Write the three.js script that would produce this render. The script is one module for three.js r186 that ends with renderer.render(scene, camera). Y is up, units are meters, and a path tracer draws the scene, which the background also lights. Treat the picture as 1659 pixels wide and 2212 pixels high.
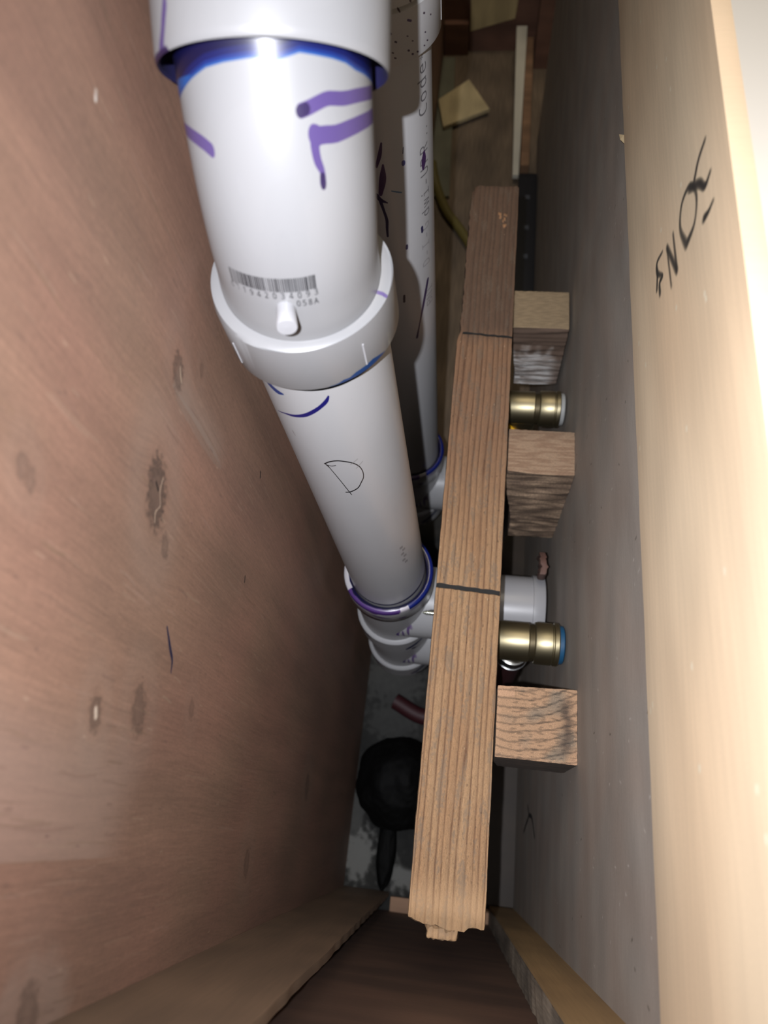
import * as THREE from 'three';
import { mergeGeometries, mergeVertices, toCreasedNormals } from 'three/addons/utils/BufferGeometryUtils.js';
import { RectAreaLightUniformsLib } from 'three/addons/lights/RectAreaLightUniformsLib.js';
import { createNoise2D, createNoise3D } from 'simplex-noise';

// ---------------------------------------------------------------- units
// Everything is authored in millimetres measured from the lens, then stored in metres with the floor at y = 0.
const MM = 0.001, FLOOR = -720;
const W = (x, y, z) => new THREE.Vector3(x * MM, (y - FLOOR) * MM, z * MM);

// ---------------------------------------------------------------- camera
const scene = new THREE.Scene();
const camera = new THREE.PerspectiveCamera(2 * Math.atan(1106 / 1520) * 180 / Math.PI, 1659 / 2212, 0.02, 30);
{
  const down = new THREE.Vector3(130.5, -705, -1520).normalize();          // the plumb line seen by the tilted phone
  const ahead = new THREE.Vector3(410, 3306, -1520);
  ahead.addScaledVector(down, -ahead.dot(down)).normalize();
  const up = down.clone().negate(), back = ahead.clone().negate(), right = new THREE.Vector3().crossVectors(up, back);
  const m = new THREE.Matrix4().makeBasis(new THREE.Vector3(right.x, up.x, back.x), new THREE.Vector3(right.y, up.y, back.y), new THREE.Vector3(right.z, up.z, back.z));
  camera.quaternion.setFromRotationMatrix(m);
  camera.position.copy(W(0, 0, 0));
  camera.updateMatrixWorld();
  camera.focus = 0.31; camera.userData.fStop = 12;
}

// ---------------------------------------------------------------- light and exposure
RectAreaLightUniformsLib.init();
const renderer = new THREE.WebGLRenderer({ antialias: true });
renderer.toneMapping = THREE.LinearToneMapping;
renderer.toneMappingExposure = 1.0;
renderer.shadowMap.enabled = true;
scene.background = new THREE.Color(0.004, 0.004, 0.004);

const flash = new THREE.SpotLight(0xf6f8ff, 0.86, 0, 0.98, 1, 2);          // the phone's flash, a thumb's width from the lens
flash.position.copy(W(-17, 34, 15));
flash.target.position.copy(W(28, -400, -205));
flash.castShadow = true; flash.shadow.radius = 0.08; flash.shadow.mapSize.set(2048, 2048);
flash.shadow.camera.near = 0.02; flash.shadow.camera.far = 3;
scene.add(flash, flash.target);

const ADDED_LAMP = { x: 0, y: 1500, z: -900, w: 900, d: 900, power: 5.0 };          // unseen ceiling lamp, added to brighten the far floor
{
  const l = new THREE.RectAreaLight(0xfff0d8, ADDED_LAMP.power, ADDED_LAMP.w * MM, ADDED_LAMP.d * MM);
  l.position.copy(W(ADDED_LAMP.x, ADDED_LAMP.y - 8, ADDED_LAMP.z)); l.lookAt(W(ADDED_LAMP.x, -700, ADDED_LAMP.z));
  scene.add(l);
}

// ---------------------------------------------------------------- random and noise
function rng(seed) { let a = seed >>> 0; return () => { a = (a + 0x6d2b79f5) | 0; let t = Math.imul(a ^ (a >>> 15), 1 | a); t = (t + Math.imul(t ^ (t >>> 7), 61 | t)) ^ t; return ((t ^ (t >>> 14)) >>> 0) / 4294967296; }; }
const N2 = createNoise2D(rng(7)), N3 = createNoise3D(rng(11));
const clamp = (v, a = 0, b = 1) => Math.min(b, Math.max(a, v));
const smooth = (a, b, v) => { const t = clamp((v - a) / (b - a)); return t * t * (3 - 2 * t); };
const mix = (a, b, t) => a + (b - a) * t;
const mix3 = (a, b, t) => [mix(a[0], b[0], t), mix(a[1], b[1], t), mix(a[2], b[2], t)];

// ---------------------------------------------------------------- textures
function wrapTex(t, opts) {
  t.wrapS = opts.wrapS ?? THREE.ClampToEdgeWrapping; t.wrapT = opts.wrapT ?? THREE.ClampToEdgeWrapping;
  t.magFilter = THREE.LinearFilter; t.minFilter = THREE.LinearMipmapLinearFilter;
  if (opts.color !== false) t.colorSpace = THREE.SRGBColorSpace;
  t.needsUpdate = true; return t;
}
// A surface painted pixel by pixel, then with strokes on top. px(a, b) gets millimetres in [a0,a1] x [b0,b1] and gives sRGB 0..255.
function painted(w, h, [a0, a1, b0, b1], px, strokes, opts = {}) {
  const c = document.createElement('canvas'); c.width = w; c.height = h;
  const g = c.getContext('2d'), im = g.createImageData(w, h), d = im.data;
  for (let j = 0; j < h; j++) for (let i = 0; i < w; i++) {
    const p = px(mix(a0, a1, (i + 0.5) / w), mix(b1, b0, (j + 0.5) / h)), k = 4 * (j * w + i);
    d[k] = clamp(p[0], 0, 255); d[k + 1] = clamp(p[1], 0, 255); d[k + 2] = clamp(p[2], 0, 255); d[k + 3] = 255;
  }
  g.putImageData(im, 0, 0);
  if (strokes) {
    const X = (a) => (a - a0) / (a1 - a0) * w, Y = (b) => (b1 - b) / (b1 - b0) * h;
    strokes(g, X, Y, w / (a1 - a0), h / (b1 - b0));
  }
  return wrapTex(new THREE.CanvasTexture(c), opts);
}
// pen strokes: points in mm, width in mm, optional width per point
function pen(g, X, Y, pts, width, style, sx, alpha = 1) {
  g.globalAlpha = alpha; g.strokeStyle = style; g.fillStyle = style; g.lineCap = 'round'; g.lineJoin = 'round';
  const curve = new THREE.CatmullRomCurve3(pts.map((p) => new THREE.Vector3(X(p[0]), Y(p[1]), (p[2] ?? width) * sx)));
  const n = Math.max(24, pts.length * 14), q = curve.getPoints(n);
  for (let i = 0; i < n; i++) { g.lineWidth = Math.max(0.6, (q[i].z + q[i + 1].z) / 2); g.beginPath(); g.moveTo(q[i].x, q[i].y); g.lineTo(q[i + 1].x, q[i + 1].y); g.stroke(); }
  g.globalAlpha = 1;
}
const std = (o) => { const { tone, ...q } = o, m = new THREE.MeshPhysicalMaterial({ roughness: 0.7, metalness: 0, ...q }); if (o.map) m.color.setScalar(tone ?? 0.62); return m; };

// ---------------------------------------------------------------- objects
const taken = {};
function numbered(name) { const n = taken[name] = (taken[name] ?? -1) + 1; return n ? `${name}_${String(n).padStart(3, '0')}` : name; }
const bases = new WeakMap();
function thing(name, label, category, base, group) {
  const o = new THREE.Group(); o.name = numbered(name); o.position.copy(W(...base));
  o.userData = { label, category }; if (group) o.userData.group = group;
  bases.set(o, base); scene.add(o); return o;
}
function mesh(name, geo, mat, base) {
  const g = (Array.isArray(geo) ? mergeGeometries(geo.map((x) => { const y = x.index ? x.toNonIndexed() : x; for (const k of Object.keys(y.attributes)) if (!['position', 'normal', 'uv'].includes(k)) y.deleteAttribute(k); return y; })) : geo.clone());
  g.translate(-base[0], -base[1], -base[2]); g.scale(MM, MM, MM);
  const m = new THREE.Mesh(g, mat); m.name = name; m.castShadow = true; m.receiveShadow = true; return m;
}
function part(parent, name, geo, mat, label) {
  const base = bases.get(parent), m = mesh(name, geo, mat, base);
  bases.set(m, base); if (label) m.userData.label = label; parent.add(m); return m;
}
function single(name, label, category, geo, mat, base, group) {
  const m = mesh(numbered(name), geo, mat, base); m.position.copy(W(...base));
  m.userData = { label, category }; if (group) m.userData.group = group;
  bases.set(m, base); scene.add(m); return m;
}
function struct(name, geo, mat, base) {
  const m = mesh(name, geo, mat, base); m.position.copy(W(...base)); m.userData = { kind: 'structure' };
  bases.set(m, base); scene.add(m); return m;
}
function copyOf(root, name, move, label) {
  const c = root.clone(); c.name = numbered(name); c.userData = { ...root.userData, label };
  c.position.x += move[0] * MM; c.position.y += move[1] * MM; c.position.z += move[2] * MM;
  scene.add(c); return c;
}

// ---------------------------------------------------------------- geometry
function box(x0, x1, y0, y1, z0, z1) {
  const g = new THREE.BoxGeometry(x1 - x0, y1 - y0, z1 - z0); g.translate((x0 + x1) / 2, (y0 + y1) / 2, (z0 + z1) / 2); return g;
}
// uv from the position: f(x, y, z, nx, ny, nz) -> [u, v]
function uvBy(g, f) {
  const p = g.attributes.position, n = g.attributes.normal, uv = new Float32Array(p.count * 2);
  for (let i = 0; i < p.count; i++) { const q = f(p.getX(i), p.getY(i), p.getZ(i), n.getX(i), n.getY(i), n.getZ(i)); uv[2 * i] = q[0]; uv[2 * i + 1] = q[1]; }
  g.setAttribute('uv', new THREE.BufferAttribute(uv, 2)); return g;
}
// a sawn piece: a finely divided box with eased edges, every point moved by warp(p, n)
function sawn(x0, x1, y0, y1, z0, z1, ease, cell, warp) {
  const L = [x1 - x0, y1 - y0, z1 - z0], s = L.map((v) => Math.max(2, Math.round(v / cell)));
  const g = new THREE.BoxGeometry(...L, ...s); g.translate((x0 + x1) / 2, (y0 + y1) / 2, (z0 + z1) / 2);
  const p = g.attributes.position, nn = g.attributes.normal, v = new THREE.Vector3(), c = new THREE.Vector3(), d = new THREE.Vector3();
  const flat = new Float32Array(p.count * 3);
  for (let i = 0; i < p.count; i++) {
    v.fromBufferAttribute(p, i);
    c.set(clamp(v.x, x0 + ease, x1 - ease), clamp(v.y, y0 + ease, y1 - ease), clamp(v.z, z0 + ease, z1 - ease));
    d.subVectors(v, c);
    if (d.lengthSq() > 1e-9) { d.normalize(); v.copy(c).addScaledVector(d, ease); }
    flat.set([v.x, v.y, v.z], 3 * i);
    warp?.(v, d);
    p.setXYZ(i, v.x, v.y, v.z);
  }
  g.userData.flat = flat; g.userData.face = nn.array.slice();
  g.computeVertexNormals();
  return g;
}
// a pipe, hub or fitting: rings [centre, axis, radius, v]; u runs once round, 0.5 where it faces +z
function sweep(rings, seg = 72) {
  const pos = [], uv = [], idx = [], e1 = new THREE.Vector3(), e2 = new THREE.Vector3(), q = new THREE.Vector3();
  for (const [c, a, r, v] of rings) {
    e1.set(0, 0, 1).addScaledVector(a, -a.z).normalize(); e2.crossVectors(a, e1);
    for (let k = 0; k <= seg; k++) {
      const t = (k / seg - 0.5) * 2 * Math.PI;
      q.copy(c).addScaledVector(e1, r * Math.cos(t)).addScaledVector(e2, r * Math.sin(t));
      pos.push(q.x, q.y, q.z); uv.push(k / seg, v);
    }
  }
  for (let i = 0; i + 1 < rings.length; i++) for (let k = 0; k < seg; k++) {
    const a = i * (seg + 1) + k, b = a + seg + 1; idx.push(a, a + 1, b, b, a + 1, b + 1);
  }
  const g = new THREE.BufferGeometry();
  g.setAttribute('position', new THREE.Float32BufferAttribute(pos, 3)); g.setAttribute('uv', new THREE.Float32BufferAttribute(uv, 2)); g.setIndex(idx);
  return toCreasedNormals(g, 0.6);
}
const V3 = (x, y, z) => new THREE.Vector3(x, y, z);
// straight turned body between two points from a profile of [distance, radius]
function turned(a, b, profile, seg = 56) {
  const A = V3(...a), dir = V3(...b).sub(A), L = dir.length(); dir.normalize();
  return sweep(profile.map(([s, r]) => [A.clone().addScaledVector(dir, s), dir, Math.max(r, 0.01), s / L]), seg);
}
function tubeAlong(pts, r, seg = 20, n = 80) {
  const c = new THREE.CatmullRomCurve3(pts.map((p) => V3(...p)));
  const g = new THREE.TubeGeometry(c, n, r, seg, false); return g;
}

// ================================================================ materials
const fibre = (a, b) => 0.5 * N2(a * 0.9, b * 0.02) + 0.3 * N2(a * 2.6 + 9, b * 0.05) + 0.2 * N2(a * 0.35 - 40, b * 0.011);

// birch face of the left panel: a = z, b = y; the fibres run up and down and flow round the knots
const KNOTS = [[-117, -167, 3.6, 1], [-80, -174, 6.0, 1.6], [-69, -188, 2.4, 0.8], [-18.5, -173.5, 3.0, 1.0], [-23, -198, 4.2, 0.9], [-57.5, -117, 2.0, 0.6], [-56.5, -120.5, 1.8, 0.6], [45.5, -180, 4.2, 0.8], [-128, -181.5, 1.6, 0.5], [-30, -239, 2.2, 0.5], [-46, -104, 2.4, 0.25],
  [-250, -330, 4, 1], [-180, -420, 5, 1], [-330, -240, 4, 0.8], [-20, -470, 5, 0.8], [20, -350, 4, 0.7]];
const birch = painted(1400, 2048, [-420, 64, FLOOR, -30], (a, b) => {
  let da = 0, dark = 0, core = 0, pale = 0;
  for (const [ka, kb, r, s] of KNOTS) {
    const p = a - ka, o = b - kb; if (Math.abs(p) > 70 || Math.abs(o) > 60) continue;
    const x = (0.85 * p - 0.53 * o) * 0.72, y = (0.53 * p + 0.85 * o) * 1.25;
    const q = x * x + y * y, R = r * r;
    da += -p * R * 1.5 / (q + R * 1.4);
    const w = Math.sqrt(q) / r + 0.3 * N2(a * 0.35 + ka, b * 0.25) + 0.12 * N2(a * 1.3, b * 0.9);
    dark = Math.max(dark, s * (1 - smooth(0.5, 1.5, w))); core = Math.max(core, s * Math.exp(-Math.pow((w - 0.95) * 3.2, 2)));
    const halo = Math.exp(-Math.pow((Math.sqrt(q) / r - 2.6) / 1.3, 2)); pale = Math.max(pale, halo * s * 0.6);
  }
  const wa = a + da + 3 * N2(a * 0.009, b * 0.006) + 0.35 * N2(a * 0.05, b * 0.02);
  const f = fibre(wa, b), broad = N2(wa * 0.05, b * 0.006 + 4), cloud = N2(a * 0.011 + 3, b * 0.009), pink = N2(a * 0.016 - 9, b * 0.012 + 30);
  const ray = N2(a * 0.25, b * 1.6) * 0.5 + N2(a * 0.1 + 70, b * 0.7) * 0.5;
  const fuzz = 0.5 * N2(wa * 1.7, b * 0.09 + 20) + 0.5 * N2(a * 2.4, b * 0.35);
  let t = 0.075 * f + 0.07 * fuzz + 0.045 * broad + 0.05 * cloud + 0.03 * ray;
  let c = [154, 121, 100]; c = mix3(c, [158, 119, 100], 0.5 + 0.5 * pink); c = c.map((v) => v * (1 + t));
  c = mix3(c, [164, 146, 132], clamp(pale * 0.28));
  // the boat-shaped and straight-edged veneer patches
  const lens = Math.abs(a + 110.5) - 2.6 * Math.sqrt(Math.max(0, 1 - Math.pow((b + 192) / 24, 2)));
  if (lens < 0) c = mix3(c, [160, 144, 130], 0.3);
  if (a < -111 && a > -126 && b < -166 && b > -222) c = mix3(c, [168, 152, 138], 0.42 * smooth(-126, -112, a) * smooth(-222, -205, b));
  if (a < 14.6 && a > -24 && b > -215) c = mix3(c, [178, 154, 140], 0.45 * smooth(-215, -190, b) * smooth(-24, -2, a));
  c = mix3(c, [176, 156, 142], 0.4 * (1 - smooth(12, 19, Math.hypot(a - 50, (b + 180) * 0.8) + 2 * N2(a * 0.1, b * 0.1))));
  c = mix3(c, [104, 84, 72], clamp(dark * 0.45)); c = mix3(c, [66, 52, 44], clamp(core * 0.4 * (0.7 + 0.5 * N2(a, b))));
  return c;
}, (g, X, Y, s) => {
  pen(g, X, Y, [[-48.9, -203, 0.5], [-46.4, -206, 0.9], [-43.3, -209.7, 1.3], [-40.8, -212.9, 1.0], [-37.1, -214.3, 0.3]], 1, '#12123c', s);
  pen(g, X, Y, [[-85.5, -175.5], [-81.4, -175.7], [-77.8, -178.1], [-75.1, -176.5], [-72.2, -177.6]], 0.3, '#e8cdb0', s, 0.9);
  pen(g, X, Y, [[-82.4, -172], [-81, -174.6]], 0.6, '#1c140f', s);
  pen(g, X, Y, [[-119, -167.4], [-117, -169], [-115.4, -171]], 0.35, '#ecd2b4', s, 0.9);
  pen(g, X, Y, [[-19.6, -173.0], [-17.6, -174.3]], 1.2, '#e6d2bc', s);
  pen(g, X, Y, [[-141.5, -97], [-139.6, -98]], 0.9, '#f4e8dc', s);
  pen(g, X, Y, [[-132, -258.5], [-130, -260]], 0.9, '#2c1f18', s); pen(g, X, Y, [[-87.8, -266.4], [-85.6, -267.4]], 0.8, '#3a2a20', s);
  const R = rng(5); for (let i = 0; i < 220; i++) { const a = -260 + 320 * R(), b = -80 - 320 * R(), l = 1 + 3 * R(); pen(g, X, Y, [[a, b], [a + 0.3 * (R() - 0.5), b - l]], 0.2, R() > 0.25 ? '#6a5242' : '#c4a890', s, 0.3); }
  for (let i = 0; i < 900; i++) { const a = -260 + 324 * R(), b = -75 - 360 * R(), l = 6 + 22 * R(); pen(g, X, Y, [[a, b], [a + 0.8 * (R() - 0.5), b - l / 2], [a + 1.6 * (R() - 0.5), b - l]], 0.25 + 0.5 * R(), R() > 0.25 ? '#7c604e' : '#b89c86', s, 0.07 + 0.09 * R()); }
}, { wrapS: THREE.MirroredRepeatWrapping, wrapT: THREE.MirroredRepeatWrapping });
const M = {};
M.birch = std({ map: birch, tone: 0.5, roughness: 0.62, bumpMap: birch, bumpScale: 0.0001 });
const birchUV = (g) => uvBy(g, (x, y, z) => [(z + 420) / 484, (y - FLOOR) / 690]);

// greyed plywood of the right wall: a = z, b = y
const grey = painted(1024, 1024, [-500, 64, FLOOR, -238], (a, b) => {
  const f = 0.5 * N2(a * 0.05, b * 0.7) + 0.5 * N2(a * 0.09 + 4, b * 1.9), m = N2(a * 0.012, b * 0.03), s = N2(a * 0.9, b * 0.9), t = 1 + 0.045 * f + 0.05 * m + 0.03 * s;
  const warm = 0.5 + 0.5 * N2(a * 0.02 + 12, b * 0.02);
  return mix3([174, 166, 156], [176, 161, 148], warm).map((v) => v * t);
}, (g, X, Y, s) => {
  pen(g, X, Y, [[-30.9, -615], [-24, -606], [-17, -625], [-12, -640]], 3, '#1e1a18', s, 0.75);
  pen(g, X, Y, [[-24, -606], [-21, -583], [-8, -563]], 3, '#1e1a18', s, 0.75);
  pen(g, X, Y, [[-216, -385], [-213, -388]], 0.9, '#161210', s);
  const R = rng(8); for (let i = 0; i < 160; i++) { const a = -420 + 470 * R(), b = -245 - 220 * R(); pen(g, X, Y, [[a, b], [a + 2 * (R() - 0.5), b - 3 * R()]], 0.35, R() > 0.35 ? '#d8cfc2' : '#5a5048', s, 0.45); }
}, { wrapS: THREE.MirroredRepeatWrapping, wrapT: THREE.MirroredRepeatWrapping });
M.grey = std({ map: grey, roughness: 0.7, bumpMap: grey, bumpScale: 0.0002 });
const greyUV = (g) => uvBy(g, (x, y, z) => [(z + 500) / 564, (y - FLOOR) / 482]);

// pale board above it, with the pencilled scrawl: a = z, b = y
const tan = painted(2048, 400, [-440, 130, -240, -130], (a, b) => {
  const f = N2(a * 0.02, b * 0.35), m = N2(a * 0.012 + 5, b * 0.03), s = N2(a * 0.7, b * 0.8), gr = N2(a * 0.006 + 50, b * 0.012);
  return mix3([232, 210, 178], [236, 206, 170], 0.5 + 0.5 * gr).map((v) => v * (1 + 0.02 * f + 0.03 * m + 0.012 * s));
}, (g, X, Y, s) => {
  const k = '#2b2723', q = (p, w, al = 0.85) => { for (const [f, o] of [[2.2, 0.1], [1.6, 0.14], [0.9, 0.26 * al]]) pen(g, X, Y, p.map(([a, b, c]) => [a, b, (c ?? w) * f]), w, k, s, o); };
  q([[-194.6, -192.2, 0.8], [-195.8, -199.3, 1.1], [-191.4, -199.3, 1.4], [-185, -194, 0.9], [-185.3, -197.5, 1.2], [-180.2, -197.9, 1.3]], 1.2);
  q([[-191.4, -199.3], [-184.9, -201.2]], 1.1);
  q([[-172.5, -185.8, 0.9], [-191.9, -187.4, 1.0]], 1, 0.7); q([[-191.9, -187.4, 1.4], [-173.3, -179.5, 1.6]], 1.2); q([[-173.3, -179.5, 1.4], [-191.2, -180.5, 0.9]], 1, 0.7);
  q([[-174.8, -169.8, 1.9], [-186.7, -173.6, 1.2], [-193.1, -170.3, 1.2], [-192, -162.5, 1.2], [-182.6, -158.2, 1.1], [-175.4, -161.5, 1.1], [-174.5, -169.5, 1.9]], 1.2, 0.65);
  q([[-191.5, -163.5, 1.6], [-184.3, -155.2, 1.7], [-178.7, -151.2, 1.3], [-179.3, -146.6, 0.9]], 1.3, 0.8);
  q([[-189.5, -159, 1.3], [-192.9, -154.2, 1.2], [-193.9, -147.7, 1]], 1.1, 0.5);
  q([[-168.2, -146.8, 0.7], [-168.1, -150.7, 1], [-169.4, -154.9, 1.5]], 1, 0.55);
  const R = rng(3); for (let i = 0; i < 26; i++) { const a = -420 + 520 * R(), b = -234 + 90 * R(); pen(g, X, Y, [[a, b], [a + 1, b]], 1.2, '#f2e4c8', s, 0.6); }
}, { wrapS: THREE.MirroredRepeatWrapping, wrapT: THREE.MirroredRepeatWrapping });
M.tan = std({ map: tan, tone: 0.66, roughness: 0.6 });
const tanUV = (g) => uvBy(g, (x, y, z) => [(z + 440) / 570, (y + 240) / 110]);

// plain ply for strips, panels and scraps (metres do not matter here: 200 mm per tile)
function plyTex(rgb, seed, amp = 1, alongB = true) {
  return painted(512, 512, [0, 200, 0, 200], (p, q) => {
    const a = (alongB ? p : q) + seed * 311, b = (alongB ? q : p) + seed * 97;
    const t = 1 + amp * (0.07 * fibre(a, b) + 0.07 * N2(a * 0.04, b * 0.008) + 0.05 * N2(a * 0.02, b * 0.02));
    return rgb.map((v) => v * t);
  }, null, { wrapS: THREE.MirroredRepeatWrapping, wrapT: THREE.MirroredRepeatWrapping });
}
const ply = (rgb, seed, o = {}) => { const t = plyTex(rgb, seed, o.amp ?? 1, o.up ?? true); return std({ map: t, roughness: 0.65, bumpMap: t, bumpScale: 0.0002 }); };
M.strip = ply([136, 112, 90], 1); M.panel = ply([104, 78, 64], 2, { up: false, amp: 1.4 }); M.olive = ply([186, 152, 104], 3);
M.brown = ply([150, 116, 88], 4, { amp: 1.3, up: false }); M.scrap = ply([214, 196, 152], 5); M.redbrown = ply([128, 92, 74], 6, { amp: 1.3, up: false });
M.pale = ply([196, 176, 128], 7); M.sheet = ply([122, 122, 104], 8); M.cleat = ply([170, 130, 98], 9, { up: false }); M.roughEdge = ply([150, 138, 122], 10, { amp: 3.2 });
M.whitewood = ply([226, 222, 206], 11, { amp: 0.5 });
const tileUV = (g) => uvBy(g, (x, y, z, nx, ny, nz) => { const ax = Math.abs(nx), ay = Math.abs(ny), az = Math.abs(nz); return ay >= ax && ay >= az ? [x / 200, z / 200] : ax >= az ? [z / 200, y / 200] : [x / 200, y / 200]; });

// ================================================================ the setting
struct('wall_left', birchUV(box(-100, -88, FLOOR, -25, -1146, 64)), M.birch, [-94, FLOOR, -540]);
{
  // greyed plywood panel
  const s = new THREE.Shape(); s.moveTo(-940, FLOOR); s.lineTo(64, FLOOR); s.lineTo(64, -238); s.lineTo(-940, -238); s.closePath();
  const g = new THREE.ExtrudeGeometry(s, { depth: 12, bevelEnabled: false, curveSegments: 32 });   // (z, y) -> extruded along x
  const p = g.attributes.position; for (let i = 0; i < p.count; i++) p.setXYZ(i, 64 + p.getZ(i), p.getY(i), p.getX(i));
  const ix = g.index; if (ix) { for (let i = 0; i < ix.count; i += 3) { const a = ix.getX(i); ix.setX(i, ix.getX(i + 1)); ix.setX(i + 1, a); } } else { for (let i = 0; i < p.count; i += 3) for (const at of [g.attributes.position, g.attributes.uv]) { const n = at.itemSize; for (let k = 0; k < n; k++) { const t = at.array[i * n + k]; at.array[i * n + k] = at.array[(i + 1) * n + k]; at.array[(i + 1) * n + k] = t; } } }
  g.computeVertexNormals();
  struct('wall_right', greyUV(g), M.grey, [70, FLOOR, -440]);
}
struct('wall_front', tileUV(box(-88, 64, FLOOR, -25, 64, 76)), M.panel, [-12, FLOOR, 70]);
struct('wall_back', tileUV(box(-100, 110, FLOOR, -25, -1158, -1146)), M.redbrown, [0, FLOOR, -1152]);
const slab = painted(700, 2048, [-150, 200, -1160, 90], (a, b) => {
  // a = x, b = z: bare concrete with plaster dust near the front, stained subfloor further in
  const n = N2(a * 0.03, b * 0.03), n2 = N2(a * 0.11, b * 0.11), n3 = N2(a * 0.5, b * 0.5);
  let c = [38, 38, 36].map((v) => v * (1 + 0.18 * n + 0.14 * n2 + 0.1 * n3));
  const patch = (x, z, rx, rz) => 1 - smooth(0.6, 1.25, Math.hypot((a - x) / rx, (b - z) / rz) + 0.3 * n2 + 0.12 * n3);
  let w = Math.max(patch(-78, 22, 16, 24), patch(-30, 34, 26, 15) * smooth(0.5, 1.0, Math.hypot((a + 30) / 14, (b - 22) / 10) ), 0.5 * patch(-84, -10, 8, 24), 0.42 * patch(-62, -140, 36, 26), 0.35 * patch(-58, -100, 30, 20), 0.4 * patch(-72, -190, 24, 40));
  c = mix3(c, [150, 150, 146], clamp(w * 0.8));
  const far = smooth(-300, -360, b + 16 * n), wood = [120, 104, 86].map((v) => v * (1 + 0.1 * N2(a * 0.3, b * 0.02) + 0.12 * N2(a * 0.02, b * 0.01)));
  return mix3(c, wood, far);
}, null, {});
M.floor = std({ map: slab, roughness: 0.9, bumpMap: slab, bumpScale: 0.001 });
struct('floor', uvBy(box(-150, 200, FLOOR - 20, FLOOR, -1160, 90), (x, y, z) => [(x + 150) / 350, (z + 1160) / 1250]), M.floor, [0, FLOOR - 20, -500]);

// the room that the narrow space opens into
M.room = std({ color: 0xd9d2c6, roughness: 0.9 });
struct('ceiling', box(-1800, 1800, 1520, 1560, -2500, 1500), M.room, [0, 1520, -500]);
struct('wall_room_left', box(-1840, -1800, FLOOR, 1560, -2500, 1500), M.room, [-1820, FLOOR, -500]);
struct('wall_room_right', box(1800, 1840, FLOOR, 1560, -2500, 1500), M.room, [1820, FLOOR, -500]);
struct('wall_room_back', box(-1800, 1800, FLOOR, 1560, -2540, -2500), M.room, [0, FLOOR, -2520]);
struct('wall_room_front', box(-1800, 1800, FLOOR, 1560, 1500, 1540), M.room, [0, FLOOR, 1520]);
struct('trim_1', box(-1800, -100, FLOOR - 20, FLOOR, -2500, 1500), M.room, [-900, FLOOR - 20, -500]);
struct('trim_2', box(200, 1800, FLOOR - 20, FLOOR, -2500, 1500), M.room, [900, FLOOR - 20, -500]);
{
  const t = thing('added_ceiling_lamp', 'added flat square ceiling lamp, unseen, brightening the far floor of the narrow space', 'lamp', [ADDED_LAMP.x, ADDED_LAMP.y - 6, ADDED_LAMP.z]);
  part(t, 'frame', box(ADDED_LAMP.x - 470, ADDED_LAMP.x + 470, ADDED_LAMP.y, ADDED_LAMP.y + 20, ADDED_LAMP.z - 470, ADDED_LAMP.z + 470), std({ color: 0xe8e8e4 }));
  part(t, 'diffuser', box(ADDED_LAMP.x - 450, ADDED_LAMP.x + 450, ADDED_LAMP.y - 6, ADDED_LAMP.y, ADDED_LAMP.z - 450, ADDED_LAMP.z + 450), std({ color: 0xffffff, emissive: 0xfff0d8, emissiveIntensity: 0.6 }));
}

// strips on the front end wall
{
  const g = sawn(-88, -46, FLOOR, -30, 49, 53, 0.4, 6, (v) => { if (v.x > -48) v.x += 0.5 * N2(v.y * 0.03, 3); });
  single('plywood_strip', 'wide plywood strip standing in the lower left corner, its thin edge catching light', 'plywood strip', tileUV(g), M.strip, [-67, FLOOR, 51]);
  const t = thing('corner_post', 'narrow tan post in the lower right corner with a rough grey sawn side', 'post', [53, FLOOR, 56]);
  part(t, 'face', tileUV(box(43, 64, FLOOR, -30, 49, 50.5)), M.olive, 'smooth tan face');
  part(t, 'core', tileUV(sawn(43, 64, FLOOR, -30, 50.5, 64, 0.3, 5, (v) => { if (v.x < 44) v.x += 0.5 * N2(v.y * 0.12, v.z * 0.5); })), M.roughEdge, 'rough grey sawn side');
  single('wooden_cleat', 'short pale wooden cleat on the floor at the foot of the dark end panel', 'cleat', tileUV(sawn(-44, 43, FLOOR, FLOOR + 9, 52, 64, 0.6, 5)), M.cleat, [0, FLOOR, 58]);
}

// pale board on top of the grey wall, and the white ledge behind it
{
  const g = sawn(61.5, 68, -238, -134, -1000, 130, 1.2, 9, (v) => { if (v.y < -230) v.y += 0.45 * N2(v.z * 0.06, 1) ; });
  const t = thing('pale_board', 'pale tan board along the right edge with a pencilled scrawl, above the greyed wall', 'board', [65, -238, -400]);
  part(t, 'board', tanUV(g), M.tan);
  const sp = new THREE.BufferGeometry();
  sp.setAttribute('position', new THREE.Float32BufferAttribute([61.2, -244, -323, 61.4, -236, -306, 61.4, -236, -312, 60.6, -240, -314], 3));
  sp.setIndex([0, 1, 3, 0, 3, 2, 1, 2, 3, 0, 2, 1]); const sg = sp.toNonIndexed(); sg.computeVertexNormals(); 
  part(t, 'splinter', tanUV(sg), std({ color: 0xd8c29a }), 'thin splinter hanging off the lower edge');
  single('white_ledge', 'white ledge beyond the top edge of the pale board at the far right', 'ledge', box(68, 360, -150, -135.5, -1000, 130), std({ color: 0xb0aaa0, roughness: 0.6 }), [200, -150, -400]);
}

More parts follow.
